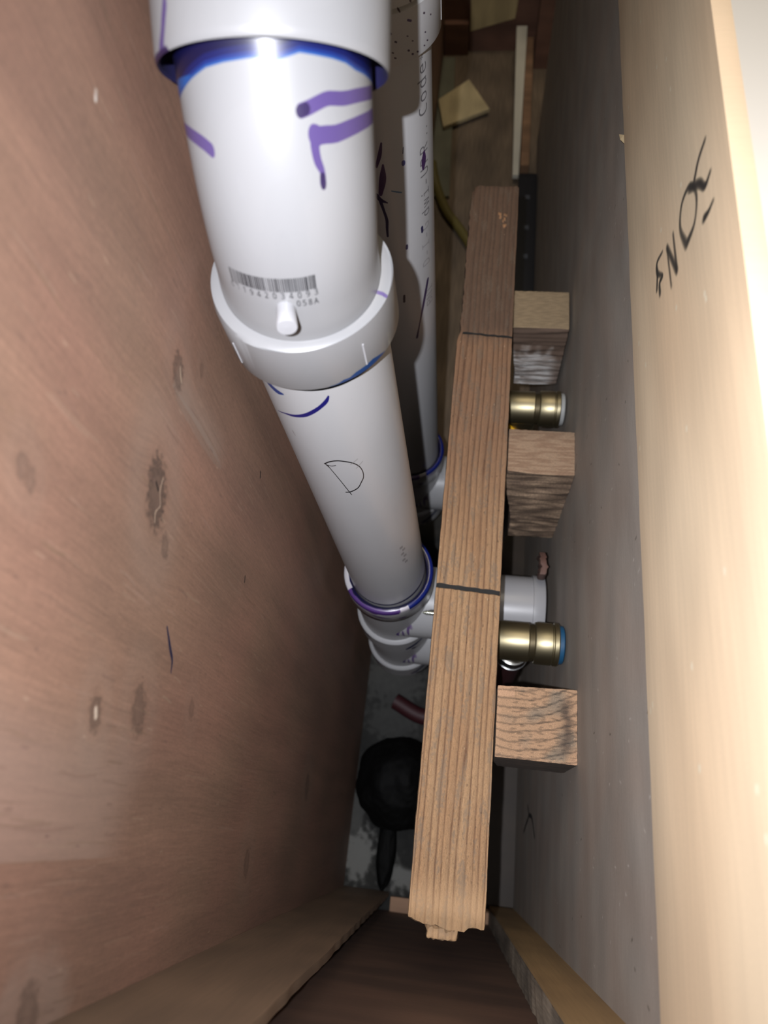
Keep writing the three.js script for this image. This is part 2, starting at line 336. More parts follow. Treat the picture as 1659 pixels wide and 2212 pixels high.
// ================================================================ lumber
const lumberTex = painted(2048, 512, [-470, 50, 0, 38], (a, b) => {
  // a = z along the stick, b = mm across; latewood lines run lengthwise
  const w = b + 0.7 * N2(a * 0.006, b * 0.04) + 0.16 * N2(a * 0.035, b * 0.2) + 0.012 * (a + 200) * 0.6;
  const ph = w / 3.5 + 0.25 * N2(b * 0.13, 5), fr = ph - Math.floor(ph);
  const line = Math.exp(-Math.pow((fr - 0.82) / 0.09, 2)) * (0.75 + 0.45 * N2(a * 0.03, Math.floor(ph) * 7)), grad = smooth(0.1, 0.85, fr) * 0.10;
  const hair = N2(a * 0.12, b * 5.5), pore = 0.7 * N2(a * 0.9, b * 3) + 0.7 * N2(a * 1.9, b * 4.4), grime = smooth(0.25, 0.8, N2(a * 0.03 + 60, b * 0.16) + 0.35 * N2(a * 0.3, b * 0.5)), blot = N2(a * 0.012 + 8, b * 0.07), spot = Math.max(0, N2(a * 0.28, b * 0.5) - 0.6);
  let c = mix3([184, 147, 108], [170, 130, 92], 0.5 + 0.5 * blot);
  const old = smooth(-300, -318, a + 4 * N2(b * 0.2, 2)), red = smooth(-120, -260, a);
  c = mix3(c, [138, 102, 78], 0.7 * red); c = mix3(c, [92, 70, 56], 0.75 * old);
  let t = 1 - grad - 0.24 * clamp(line) * (1 - 0.5 * old) + 0.10 * hair + 0.09 * pore - 0.35 * spot;
  c = [c[0] * t, c[1] * (t - 0.07 * clamp(line) * (1 - old)), c[2] * (t - 0.12 * clamp(line) * (1 - old))];
  c = mix3(c, [112, 98, 84], 0.42 * grime); c = mix3(c, [206, 168, 126], 0.5 * smooth(14, 30, a));
  const edge = Math.min(b, 38 - b); c = mix3(c, [196, 152, 112], 0.3 * (1 - smooth(0.2, 1.6, edge + 0.8 * hair)));
  return c;
}, (g, X, Y, s, sy) => {
  g.save(); g.scale(1, 1);
  const bar = (z0, z1, b0, b1, w) => { g.fillStyle = '#060505'; g.beginPath(); const n = 24; for (let i = 0; i <= n; i++) { const t = i / n; g.lineTo(X(mix(z0, z1, t) - w / 2 - 0.3 * N2(t * 9, 1)), Y(mix(b0, b1, t))); } for (let i = n; i >= 0; i--) { const t = i / n; g.lineTo(X(mix(z0, z1, t) + w / 2 + 0.3 * N2(t * 9, 4)), Y(mix(b0, b1, t))); } g.fill(); };
  bar(-131.2, -129.2, -0.5, 37, 2.6); bar(-312, -309.6, 2.5, 38, 1.7);
  const R = rng(21); for (let i = 0; i < 70; i++) { const a = -460 + 500 * R(), b = 38 * R(); g.fillStyle = R() > 0.6 ? '#d8c0a0' : '#4a3424'; g.globalAlpha = 0.5; g.fillRect(X(a), Y(b), 2 + 4 * R(), 3 + 6 * R()); }
  g.globalAlpha = 0.65; g.fillStyle = '#b98a62'; for (let i = 0; i < 16; i++) g.fillRect(X(-425 + 14 * R()), Y(24 + 6 * R()), 10, 18); g.globalAlpha = 1;
  g.restore();
}, {});
M.stick = std({ map: lumberTex, roughness: 0.78, bumpMap: lumberTex, bumpScale: 0.0009 });
{
  const t = thing('wooden_rail', 'long brown rough-sawn wooden rail with two black pen marks across its top', 'rail', [3.5, -407, -205]);
  const g = sawn(-15, 22, -407, -385, -452, 38, 1.1, 2.0, (v, d) => {
    const rough = 0.22 * N3(v.x * 0.16, v.y * 0.16, v.z * 0.05) + 0.12 * N3(v.x * 0.7, v.y * 0.7, v.z * 0.2);
    v.addScaledVector(d, rough);
    const e = smooth(22, 42, v.z);                                   // the broken near end
    if (e > 0) {
      let cut = 0.7 * N2(v.x * 0.18, v.y * 0.1) + 0.25 * N2(v.x * 0.7, v.y * 0.5);
      cut -= 3.4 * smooth(-8, -15, v.x) * 0.6; cut += 1.6 * smooth(-2, 4, v.x) - 2.4 * smooth(10, 16, v.x);
      if (v.y < -392 && v.x > -6 && v.x < 8) cut += 3.5;
      v.z += e * cut; v.y -= 2.2 * smooth(31, 39, v.z) * smooth(-400, -388, v.y); v.y -= e * 1.2 * smooth(30, 42, v.z) * (0.5 + 0.5 * N2(v.x * 0.3, 9));
    }
    const k = smooth(-432, -452, v.z);                                // the worn far corner
    if (k > 0) { v.z += k * (0.8 * N2(v.x * 0.4, v.y * 0.3) + 4.5 * smooth(-8, -15, v.x)); v.y -= k * 1.5 * smooth(-8, -15, v.x); }
    if (v.z < -300 && v.x < -12) v.x += 1.6 * smooth(-300, -318, v.z) + 0.6 * N2(v.z * 0.1, 7);
  });
  const fl = g.userData.flat, fa = g.userData.face; let i = 0;
  part(t, 'rail', uvBy(g, () => { const x = fl[3 * i], y = fl[3 * i + 1], z = fl[3 * i + 2], nx = Math.abs(fa[3 * i]), nz = Math.abs(fa[3 * i + 2]); i++; return nz > 0.5 ? [0.97 + (y + 385) / 900, (x + 15) / 38] : nx > 0.5 ? [(z + 470) / 520, clamp((y + 407) / 38 + 0.1)] : [(z + 470) / 520, (x + 15.5) / 38]; }), M.stick);
  // broken tongue under the near end
  part(t, 'splinter', uvBy(sawn(-5.5, 9.5, -406, -394, 30, 44.5, 1.4, 1.2, (v, d) => { v.addScaledVector(d, 0.5 * N3(v.x * 0.4, v.y * 0.5, v.z * 0.3)); }), (x, y, z) => [(z + 470) / 520, (x + 15) / 38]), M.stick, 'broken tongue below the near end');
}

// spacer blocks: the texture's left half is the top, the right half the sides
function blockMat(topFn, sideFn, marks) {
  const map = painted(1024, 512, [0, 80, 0, 40], (a, b) => (a < 40 ? topFn(a, b) : sideFn(a - 40, b)), marks);
  return std({ map, roughness: 0.85, bumpMap: map, bumpScale: 0.0005 });
}
function block(name, label, dims, mat, warp) {
  const [x0, x1, y0, y1, z0, z1] = dims;
  const t = single(name, label, 'wooden block', (() => {
    const g = sawn(x0, x1, y0, y1, z0, z1, 0.7, 1.5, (v, d) => { v.addScaledVector(d, 0.18 * N3(v.x * 0.3, v.y * 0.3, v.z * 0.3)); warp?.(v, d); });
    const fl = g.userData.flat, fa = g.userData.face; let i = 0;
    return uvBy(g, () => {
      const u = (fl[3 * i] - x0) / (x1 - x0), vy = (fl[3 * i + 1] - y0) / (y1 - y0), vz = (z1 - fl[3 * i + 2]) / (z1 - z0), top = Math.abs(fa[3 * i + 1]) > 0.5, side = Math.abs(fa[3 * i]) > 0.5; i++;
      return top ? [0.004 + 0.49 * u, 0.01 + 0.98 * vz] : side ? [0.51 + 0.48 * vz, 0.01 + 0.98 * vy] : [0.51 + 0.48 * u, 0.01 + 0.98 * vy];
    });
  })(), mat, [(x0 + x1) / 2, y0, (z0 + z1) / 2], 'spacer blocks between rail and wall');
  return t;
}
const endGrain = (a, b) => {                                           // ring arcs seen on the near block
  const d = Math.hypot(a - 7, b - 84) + 0.9 * N2(a * 0.05, b * 0.05) + 0.25 * N2(a * 0.3, b * 0.3);
  const ph = d / 4.4, fr = ph - Math.floor(ph), line = Math.exp(-Math.pow((fr - 0.8) / 0.12, 2));
  const dirt = smooth(-0.1, 0.75, N2(a * 0.05 + 3, b * 0.05) * 0.7 + 0.5 * smooth(12, 30, a) - 0.2), fleck = Math.max(0, N2(a * 0.9, b * 0.9) - 0.55);
  let c = mix3([178, 142, 110], [134, 118, 100], 0.9 * dirt);
  const right = Math.exp(-Math.pow((a - 34 + 1.5 * N2(b * 0.15, 4)) / 2.3, 2)) * smooth(2, 10, b) * (1 - smooth(30, 36, b)); c = mix3(c, [78, 62, 50], 0.7 * right);
  const rim = Math.min(a, 40 - a, b, 40 - b); c = mix3(c, [196, 156, 122], 0.6 * (1 - smooth(0.8, 3.2, rim + N2(a * 0.4, b * 0.4))));
  if (b < (a - 31.5) * 0.55 || (a < 9 && b > 33.5)) c = mix3(c, [206, 164, 130], 0.75);
  return c.map((v) => v * (1 - 0.26 * line + 0.11 * N2(a * 1.2, b * 2.4) + 0.09 * N2(a * 2.6, b * 2.6) - 0.2 * smooth(0.2, 0.7, N2(a * 0.14, b * 0.5)) * smooth(5, 9, a) + 0.6 * fleck));
};
const torn = (base, dark, sc) => (a, b) => {                           // split faces with grain running across
  const q = N2(a * 0.03, b * 0.35 * sc), q2 = N2(a * 0.06 + 7, b * 1.1 * sc), q3 = N2(a * 0.5, b * 0.9);
  return mix3(base, dark, clamp(0.45 + 0.5 * q + 0.25 * q2)).map((v) => v * (1 + 0.1 * q3));
};
block('spacer_block', 'wooden block nearest the front, square end grain with curved rings, between rail and grey wall', [22.4, 64, -427, -381.5, -77, -40.5],
  blockMat(endGrain, torn([96, 78, 62], [58, 46, 38], 1)), (v) => { if (v.y < -400) v.x += 0.16 * (-400 - v.y) * smooth(30, 22, v.x); v.z -= 0.035 * (v.x - 22) * smooth(-60, -77, v.z); });
block('spacer_block', 'middle wooden block of the three, tall torn front face, between rail and grey wall', [22.8, 64, -490, -389.5, -241, -210],
  blockMat((a, b) => { const c = mix3([166, 138, 112], [148, 118, 94], smooth(-0.4, 0.6, N2(a * 0.05, b * 0.3))); return c.map((v) => v * (1 + 0.08 * N2(a * 0.3, b * 1.6) + 0.14 * N2(a * 1.8, b * 2.2) + 0.3 * Math.max(0, N2(a * 1.3, b * 1.5) - 0.6) - 0.1 * smooth(24, 40, b))); },
    torn([172, 146, 120], [88, 70, 56], 0.8)), (v) => { if (v.y < -395) v.x += 8 * smooth(-395, -470, v.y) * smooth(40, 23, v.x); v.z += 1.2 * N2(v.x * 0.02, v.y * 0.12) * smooth(-215, -210, v.z); });
block('spacer_block', 'wooden block furthest back, its front face split and whitish below, between rail and grey wall', [22, 62, -467, -401, -365, -331],
  blockMat((a, b) => [150, 130, 102].map((v) => v * (1 + 0.08 * N2(a * 0.1, b * 0.5) + 0.08 * N2(a * 1.2, b * 1.2))),
    (a, b) => { const up = smooth(20, 28, b + 4 * N2(a * 0.1, b * 0.1)), q = N2(a * 0.04, b * 0.5), q2 = N2(a * 0.1, b * 1.5); return mix3(mix3([208, 204, 200], [136, 122, 112], clamp(0.4 + 0.5 * q + 0.3 * q2)), [104, 84, 70], clamp(up + 0.7 * smooth(30, 38, a))); }),
  (v) => { if (v.y < -405) v.x += 7 * smooth(-405, -460, v.y) * smooth(38, 23, v.x); v.z += 1.2 * N2(v.x * 0.02, v.y * 0.2) * smooth(-336, -331, v.z); });

// screw whose point sticks out of the rail
{
  const prof = []; for (let i = 0; i <= 36; i++) { const s = i / 36 * 8; const r = (s < 3 ? s / 3 : 1) * 1.15; prof.push([s, r + (i % 4 === 2 ? 0.75 * Math.min(1, s / 2.5) : 0)]); }
  const t = thing('wood_screw', 'pointed silver screw tip poking out of the left side of the wooden rail', 'screw', [-19, -397, -116]);
  part(t, 'tip', turned([-22.5, -396, -117.5], [-14.6, -396, -117.5], prof, 18), std({ color: 0xb9bcb4, metalness: 0.9, roughness: 0.35 }));
}

// ================================================================ drain pipes
const PVC = { tone: 0.48, roughness: 0.36, clearcoat: 0.2, clearcoatRoughness: 0.2 }, FIT_DIMMED = { tone: 0.3, roughness: 0.34, clearcoat: 0.12, clearcoatRoughness: 0.06 };  // near fittings: same white plastic, colour darkened to offset the close flash
const white = (n, a, b) => { const t = 1 + 0.008 * N2(a * 0.02 + n, b * 0.02) ; return [204 * t, 204 * t, 206 * t]; };
const around = [-180, 180];
// path of the 22.5 degree elbow: up the lower axis, round the bend, up the leaning axis; s = mm from the foot of the bend
const upDir = V3(-0.03, 1, -0.59).normalize(), lowDir = V3(-0.03, 1, 0).normalize();
const B1 = V3(-56.1, -165, -153.1), B3 = V3(-55.01, -118, -164.68), B2 = B3.clone().addScaledVector(upDir, -27), BL = 49.26;
function elbowAt(s) {
  if (s < 0) return [B1.clone().addScaledVector(lowDir, s), lowDir];
  if (s >= BL) return [B3.clone().addScaledVector(upDir, s - BL), upDir];
  const bez = (t) => B1.clone().multiplyScalar((1 - t) * (1 - t)).addScaledVector(B2, 2 * t * (1 - t)).addScaledVector(B3, t * t);
  let t = 0, acc = 0, prev = bez(0); const n = 200; for (let i = 1; i <= n; i++) { const q = bez(i / n), l = q.distanceTo(prev); if (acc + l >= s) { t = (i - 1 + (s - acc) / l) / n; break; } acc += l; prev = q; t = 1; }
  return [bez(t), B2.clone().sub(B1).multiplyScalar(1 - t).addScaledVector(B3.clone().sub(B2), t).normalize()];
}
const NAVY = '#14154e', BLUE = '#1f5fc0', PURPLE = '#745fa4', DKPURPLE = '#3c2a62';
const elbowTex = painted(2048, 1024, [-180, 180, -2, 98], (a, b) => white(1, a, b), (g, X, Y, sx, sy) => {
  const mm = sy;                                                       // strokes are sized in mm along the pipe
  // blue cement run below the upper hub
  const low = [[-110, 46], [-80, 48], [-65, 52.5], [-50, 55], [-36, 57.6], [-23, 59.7], [-11, 60.6], [3, 61.2], [11, 61.2], [17, 60.4], [23, 61.1], [30, 61.8], [38, 61.2], [49, 60.3], [58.6, 59.2], [67, 57.6], [76, 56.6], [96, 54], [120, 55]];
  const fillRun = (lift, style) => { g.fillStyle = style; g.beginPath(); g.moveTo(X(-110), Y(80)); low.forEach(([a, b]) => g.lineTo(X(a), Y(b + lift))); g.lineTo(X(120), Y(80)); g.closePath(); g.fill(); };
  fillRun(0, '#3f74c8'); fillRun(0.5, '#22409c'); fillRun(1.3, '#1a2472'); fillRun(2.6, NAVY);
  g.fillStyle = '#2a7fe0'; g.globalAlpha = 0.8; g.beginPath(); g.moveTo(X(-85), Y(50.5)); g.lineTo(X(-62), Y(54)); g.lineTo(X(-44), Y(56.5)); g.lineTo(X(-36), Y(58.4)); g.lineTo(X(-55), Y(57.4)); g.lineTo(X(-80), Y(54)); g.fill(); g.globalAlpha = 1;
  const P = (pts, w, st = PURPLE, al = 0.82) => pen(g, X, Y, pts, w, st, mm, al);
  P([[28, 50.7], [32.5, 51.2], [38.3, 52], [44, 52.6], [55.5, 52.3], [67.5, 52.5], [92, 52.5]], 3.0); P([[27.5, 50.6], [31, 51]], 2.6, DKPURPLE, 0.7);
  P([[34.2, 45.9], [40.3, 46], [48, 45.9], [58.5, 46.4], [70.1, 46.9], [92, 47.5]], 3.2); P([[34.2, 46.2], [36, 46]], 3.8, PURPLE, 0.8);
  P([[34.2, 45.9, 3], [34.1, 43.9, 2.8], [34.8, 41.8, 2.5], [37, 39.6, 1.8], [36.9, 37.6, 2.2]], 2.5); P([[36.9, 38.6], [36.9, 37.2]], 1.9, DKPURPLE, 0.8);
  P([[-64, 47], [-45, 45.9], [-35, 44.9], [-29, 43.9]], 2.8, '#7c68aa', 0.85);
  // printed barcode and numbers, curving round the fitting
  const R = rng(77), by = (a) => mix(19.0, 19.4, (a + 35.4) / 61); let a = -36;
  g.fillStyle = '#14151c'; while (a < 25.5) { const w = 0.25 + 0.95 * R(), gap = 0.3 + 0.75 * R(); g.globalAlpha = a < -28 ? 0.55 : 0.95; g.fillRect(X(a), Y(by(a) + (a < 20 ? 0 : 0.1)), w * sx, (a < -30 ? 3.9 : 3.3) * sy); a += w + gap; }
  g.globalAlpha = 1; g.font = `${2.2 * sy}px sans-serif`; g.textAlign = 'center'; g.textBaseline = 'middle';
  const stretch = (ch, A, B, k) => { g.save(); g.translate(X(A), Y(B)); g.scale(k * sx / sy * 2.35, 1); g.fillText(ch, 0, 0); g.restore(); };
  [...'611942034093'].forEach((ch, i) => { g.globalAlpha = i < 2 ? 0.55 : 1; stretch(ch, mix(-36, 24.5, i / 11), mix(14.4, 15.3, i / 11), 1); });
  g.globalAlpha = 1; [...'058A'].forEach((ch, i) => stretch(ch, 12 + 3.9 * i, 12.9, 1)); g.globalAlpha = 1;
  for (let i = 0; i < 60; i++) { g.globalAlpha = 0.25; g.fillStyle = '#8a8894'; g.fillRect(X(-60 + 140 * R()), Y(5 + 50 * R()), 2, 2); } g.globalAlpha = 1;
}, {});
const elbowHubTex = painted(1024, 128, [-180, 180, -22, 4], (a, b) => white(2, a, b), (g, X, Y, sx, sy) => {
  g.fillStyle = '#1c62b8'; g.beginPath(); g.moveTo(X(12), Y(-22)); [[14, -20.6], [18, -20.2], [20, -19.6], [25, -19.4], [29, -18.6], [33, -18.8], [38, -17.8], [46, -17.6], [52, -17.2], [60, -18.6], [66, -20]].forEach(([a, b]) => g.lineTo(X(a), Y(b))); g.lineTo(X(66), Y(-22)); g.fill();
  pen(g, X, Y, [[-60, -21.8], [-20, -21.6]], 0.5, '#1d3f90', sy); pen(g, X, Y, [[-20, -21.9], [14, -21.8]], 0.3, '#3a66b0', sy);
  pen(g, X, Y, [[-80, -2], [-79, -7]], 4, DKPURPLE, sy); pen(g, X, Y, [[80, 3], [79, 1]], 1.6, '#8a78b4', sy, 0.5);
}, {});
const hubTex = painted(1024, 128, [-180, 180, 0, 40], (a, b) => white(3, a, b), (g, X, Y, sx, sy) => {
  pen(g, X, Y, [[-37.5, 8.5], [-40, 5.6], [-43, 2.4], [-47, 0]], 3.0, '#7c68aa', sy, 0.8); pen(g, X, Y, [[-120, 0.4], [-75, 0.3], [-40, 0.2]], 1.0, DKPURPLE, sy, 0.9);
}, {});
M.elbow = std({ ...FIT_DIMMED, map: elbowTex }); M.elbowHub = std({ ...FIT_DIMMED, map: elbowHubTex }); M.hub = std({ ...FIT_DIMMED, map: hubTex }); M.cement = std({ color: 0x14123c, roughness: 0.6 }); M.pvc = std({ ...PVC, color: 0x8b8b8e });

const ringsAlong = (at, list, v0, v1) => list.map(([s, r]) => { const [c, d] = at(s); return [c, d, r, (s - v0) / (v1 - v0)]; });
const [hubFoot] = elbowAt(57), hubDir = upDir.clone().applyAxisAngle(V3(1, 0, 0), -0.30);   // the upper hub sits a little askew on the spigot
const hubAt = (q) => [hubFoot.clone().addScaledVector(hubDir, q), hubDir];
const elbow = thing('pipe_elbow', 'white plastic drain elbow printed with a barcode, purple streaks below a blue rim', 'pipe elbow', [-55, -185, -153], 'bent drain fittings');
{
  const body = []; for (let s = 1; s <= 66; s += 2.5) body.push([s, 24.2 + 0.5 * (1 - smooth(3, 10, s))]);
  part(elbow, 'body', sweep(ringsAlong(elbowAt, body, -2, 98), 96), M.elbow, 'printed body with purple primer streaks');
  part(elbow, 'hub', sweep(ringsAlong(elbowAt, [[1.5, 24], [1.3, 26.5], [0.6, 28], [-0.8, 28.6], [-19.6, 28.7], [-20.2, 28.4], [-20.3, 24.6], [-8, 24.4]], -22, 4), 96), M.elbowHub, 'wide lower hub with blue cement along its rim');
  const [c, d] = elbowAt(11.5), e1 = V3(0, 0, 1).addScaledVector(d, -d.z).normalize(), e2 = new THREE.Vector3().crossVectors(d, e1), t = 2 * Math.PI / 180, n = e1.clone().multiplyScalar(Math.cos(t)).addScaledVector(e2, Math.sin(t)), a = c.clone().addScaledVector(n, 22), n2 = e1.clone().multiplyScalar(Math.cos(0.22)).addScaledVector(e2, Math.sin(0.22)), b = a.clone().addScaledVector(n2, 11);
  part(elbow, 'moulding_stub', turned(a.toArray(), b.toArray(), [[0, 2.7], [5, 2.8], [8.8, 3.0], [9.2, 2.8], [9.3, 0]], 28), M.pvc, 'short round stub left by the mould');
  const seams = [[-45, 0.5, 26], [46.7, 0.5, 26]].map(([th]) => { const r = []; for (const s of [-7.5, -17.5]) { const [cc, dd] = elbowAt(s), f1 = V3(0, 0, 1).addScaledVector(dd, -dd.z).normalize(), f2 = new THREE.Vector3().crossVectors(dd, f1), q = th * Math.PI / 180; r.push(cc.clone().addScaledVector(f1, 28.6 * Math.cos(q)).addScaledVector(f2, 28.6 * Math.sin(q))); } return turned(r[0].toArray(), r[1].toArray(), [[0, 0], [0.1, 0.35], [9.9, 0.35], [10, 0]], 8); });
  for (const s of seams) part(elbow, 'mould_ridge', s, M.pvc);
}
// the hub that the elbow is glued into, at the top of the picture
{
  const t = thing('pipe_coupling', 'large white pipe hub at the top, glossy, a blue ring under its rim', 'pipe coupling', [-56, -80, -187]);
  part(t, 'hub', sweep(ringsAlong(hubAt, [[-0.2, 28.2], [0.4, 28.7], [2, 28.9], [22, 29.1], [24, 28.7], [26, 26.8], [60, 26.6]], 0, 40), 96), M.hub);
  part(t, 'rim', sweep(ringsAlong(hubAt, [[24, 27.2], [9, 27.3], [1.4, 27.4], [0.3, 27.6], [-0.2, 28.3]], 0, 40), 96), M.cement, 'rim stained dark blue with cement');
}
// straight pipe with a pen-drawn letter
const lowTex = painted(2048, 1536, [-180, 180, -440, -180], (a, b) => white(4, a, b), (g, X, Y, sx, sy) => {
  const k = '#121216', P = (p, w, st = k, al = 1) => pen(g, X, Y, p, w, st, sy, al);
  P([[-8.8, -242.6], [-2.8, -240.3], [5, -239.3], [13.8, -240.9], [20, -243.6], [23.8, -247.1], [25.3, -251.4], [24.5, -256.1], [21.2, -259.6], [17, -263.4], [12.1, -265.4], [6.9, -266.6], [2.8, -266.8]], 0.75);
  P([[-6, -243.4], [0.9, -255.2], [7.8, -269.2]], 0.7); P([[-6, -243.4], [-2.2, -243.7], [2.1, -243.1]], 0.45); P([[-7.5, -242.8], [-5.4, -244.6]], 0.9);
  P([[-45, -215.5, 0.3], [-31.4, -211.9, 0.9], [-25.5, -210.9, 1.3], [-17, -209.2, 1.7], [-9, -207.2, 2.1], [-1, -204.4, 2.2], [6.7, -201.3, 2.1], [13.2, -198, 2.2], [15.4, -196, 1.2]], 1.7, '#1a1a72');
  P([[-48, -194, 1], [-40, -196, 3.4], [-31, -197.6, 3], [-24, -197.4, 0.8]], 2, '#153c86', 0.95); P([[30, -186.2], [62, -187]], 0.7, '#1c56a8', 0.8);
  P([[-33, -224], [-31.5, -227]], 0.5, '#5a4038', 0.8); P([[16, -243.5], [24, -240.6]], 0.4, '#9a9896', 0.7); P([[20, -247.5], [28, -243.6]], 0.4, '#9a9896', 0.7);
  const R = rng(31); g.fillStyle = '#7c7a7c'; for (let i = 0; i < 6; i++) { g.globalAlpha = 0.5; g.fillRect(X(44 + 3 * (i % 2)), Y(-344 - 4.4 * i), 5 * sx, 2.8 * sy); }
  for (let i = 0; i < 90; i++) { g.globalAlpha = 0.3; g.fillStyle = R() > 0.5 ? '#777' : '#fff'; g.fillRect(X(-70 + 150 * R()), Y(-200 - 200 * R()), 2, 1 + 4 * R()); } g.globalAlpha = 1;
  P([[-70, -424, 3], [-30, -425.5, 2.4], [10, -426, 2.4], [60, -424, 3.4], [100, -423, 4]], 3, '#14164e');
}, {});
M.lowPipe = std({ ...PVC, map: lowTex });
const lowAt = (y) => [V3(-52.04 - 0.03 * (y + 300), y, -153.1), lowDir];
single('drain_pipe', 'front white drain pipe marked with a black letter D below the barcode elbow', 'drain pipe', sweep([-192, -240, -300, -360, -400, -440].map((y) => [...lowAt(y), 24.15, (y + 440) / 260]), 96), M.lowPipe, [-52, -440, -153], 'upright drain pipes');

// the pipe behind it, with a lengthwise line of print
const backTex = painted(1024, 2048, [-180, 180, -552, -180], (a, b) => white(5, a, b), (g, X, Y, sx, sy) => {
  const say = (txt, A, B, size, al) => { g.save(); g.globalAlpha = al; g.translate(X(A), Y(B)); g.scale(sx * 2.37 / sy, 1); g.rotate(-Math.PI / 2); g.font = `${size * sy}px monospace`; g.fillStyle = '#5d5b60'; g.textAlign = 'left'; g.textBaseline = 'middle'; g.fillText(txt, 0, 0); g.restore(); };
  const row = (txt, th, B, step, al) => [...txt].forEach((ch, i) => say(ch, th, B + step * i, 8.6, al));
  row('Code', 61.5, -213.5, 6.3, 0.8); say('*', 63, -188.5, 5, 0.6); row('UPR', 60.5, -245, 6.2, 0.7); say('..', 63, -225.5, 6, 0.7); row('dwi-', 61, -270, 6.2, 0.7); row('D-I-G', 59, -304, 6.4, 0.32); say('BNI', 64, -338, 9, 0.45);
  const P = (p, w, st, al = 0.85) => pen(g, X, Y, p, w, st, sy, al), D = '#4a2f5c', DB = '#241a4a';
  P([[60.3, -231.5, 1.5], [59.4, -236, 4.2], [58.1, -240, 2]], 3, '#43245a'); P([[30, -230.2], [30, -231]], 2.2, '#4c4880'); P([[31, -222.5], [30, -225.5]], 0.5, '#5a5a66');
  P([[7, -218, 1], [4, -224, 2.2], [-0.7, -230.1, 1.4]], 2, D); P([[6.7, -229.3, 1], [5, -237, 4], [0.8, -245.6, 2.4]], 3, D); P([[-4, -246.5, 2.5], [0, -249, 2.2], [8, -251, 0.6]], 2, DB); P([[14, -244.3], [25.5, -246.5]], 0.7, '#3d6f9c', 0.6);
  P([[0, -250, 2], [3, -256, 1.6], [5.4, -261.8, 1.8], [4.8, -267, 1.6], [4.6, -272.3, 1.2]], 1.8, DB); P([[60.5, -315.5, 2.4], [54, -325, 2.6], [48, -335, 2.2], [41, -347, 1.2], [35, -359, 2]], 2, '#2a1c52');
  P([[52, -274.6], [52.4, -277.4]], 2, '#2e2a55'); P([[28, -281], [27.6, -283]], 1.6, '#3a355c'); P([[19.6, -318], [19, -323]], 1.6, '#3a3042');
}, {});
M.backPipe = std({ ...PVC, map: backTex });
single('drain_pipe', 'rear white drain pipe half in shadow with grey lengthwise print and purple drips', 'drain pipe', sweep([-180, -260, -360, -460, -552].map((y) => [V3(-53, y, -305.5), V3(0, 1, 0), 24.15, (y + 552) / 372]), 96), M.backPipe, [-53, -552, -305.5], 'upright drain pipes');
{
  const plain = painted(1024, 512, [-180, 180, -22, 98], (a, b) => white(6, a, b), (g, X, Y, sx, sy) => { const R = rng(91); for (let i = 0; i < 34; i++) { const a = -20 + 90 * R(), b = -18 + 30 * R(); pen(g, X, Y, [[a, b], [a + 1.2, b - 0.4]], 0.25 + 0.5 * R(), '#3f2f44', sy, 0.7); } pen(g, X, Y, [[18, -4], [23, -4.6]], 1.0, '#33243c', sy, 0.8); pen(g, X, Y, [[38, -1], [41, -2]], 0.9, '#4a3a6a', sy, 0.8); }, {});
  const m = std({ ...PVC, map: plain });
  const t = thing('pipe_elbow', 'rear white drain elbow speckled with primer at the top behind the front coupling', 'pipe elbow', [-53, -183, -305], 'bent drain fittings');
  const sh = V3(3.1, 2.5, -152.4), at = (s) => { const [c, d] = elbowAt(s); return [c.add(sh), d]; };
  const body = []; for (let s = 1; s <= 82; s += 3) body.push([s, 24.2]);
  part(t, 'body', sweep(ringsAlong(at, body, -22, 98), 72), m);
  part(t, 'hub', sweep(ringsAlong(at, [[9, 24], [7.6, 26.8], [6.4, 27.4], [5.6, 26.6], [3.4, 26.8], [2.6, 28.2], [1, 28.2], [-19.6, 27.8], [-20.2, 27.4], [-20.3, 24.6], [-8, 24.4]], -22, 98), 72), m);
  const [c, d] = at(-9); part(t, 'mould_ridge', turned([c.x + 27.6, c.y + 7, c.z], [c.x + 27.8, c.y - 8, c.z], [[0, 0], [0.2, 0.6], [14.5, 0.6], [15, 0]], 8), m);
}

// tees at the feet of the pipes
const teeTex = painted(1024, 512, [-180, 180, 0, 110], (a, b) => { const c = white(7, a, b); const p = N2(a * 0.02 + 4, b * 0.12), k = smooth(0.35, 0.55, p) * (1 - smooth(18, 26, b)); return mix3(c, [92, 62, 128], 0.75 * k); }, (g, X, Y, sx, sy) => {
  // b counts mm down from the rim
  pen(g, X, Y, [[-180, 0.6], [-70, 0.6]], 4, '#cfcdd0', sy); pen(g, X, Y, [[-62, 1], [-30, 1.6], [0, 1.8], [20, 1.4]], 4.4, '#55328a', sy); pen(g, X, Y, [[34, 0.5], [70, 0.6], [110, 0.6], [160, 0.6]], 5, '#1c2c86', sy);
  pen(g, X, Y, [[22, 2], [32, 1.8]], 2.6, '#d8d2d8', sy);
  pen(g, X, Y, [[-60, 88], [-44, 86], [-38, 84]], 5, '#33204e', sy); pen(g, X, Y, [[22, 96], [40, 90], [60, 84], [80, 78]], 4, '#262a5e', sy, 0.8);
  for (const [a, b, w] of [[60, 40, 2], [70, 30, 1.5], [48, 24, 1.4], [30, 100, 3]]) pen(g, X, Y, [[a, b], [a + 6, b + 3]], w, '#2c2650', sy, 0.8);
}, {});
M.tee = std({ ...PVC, map: teeTex });
const rimTex = painted(512, 64, [-180, 180, 0, 1], (a, b) => {        // b = 0 at the pipe, 1 outside
  const w = b + 0.06 * N2(a * 0.06, 2), t = -a;
  if (t < -58 && t > -150) return w < 0.3 ? [24, 20, 70] : [205, 202, 206];
  if (w < 0.5) return [16, 15, 52];
  if (t > 34) return [22, 36, 112];
  if (t > 22) return [206, 200, 208];
  return [84, 56, 122];
}, null, {});
M.rim = std({ map: rimTex, roughness: 0.25, clearcoat: 0.4 });
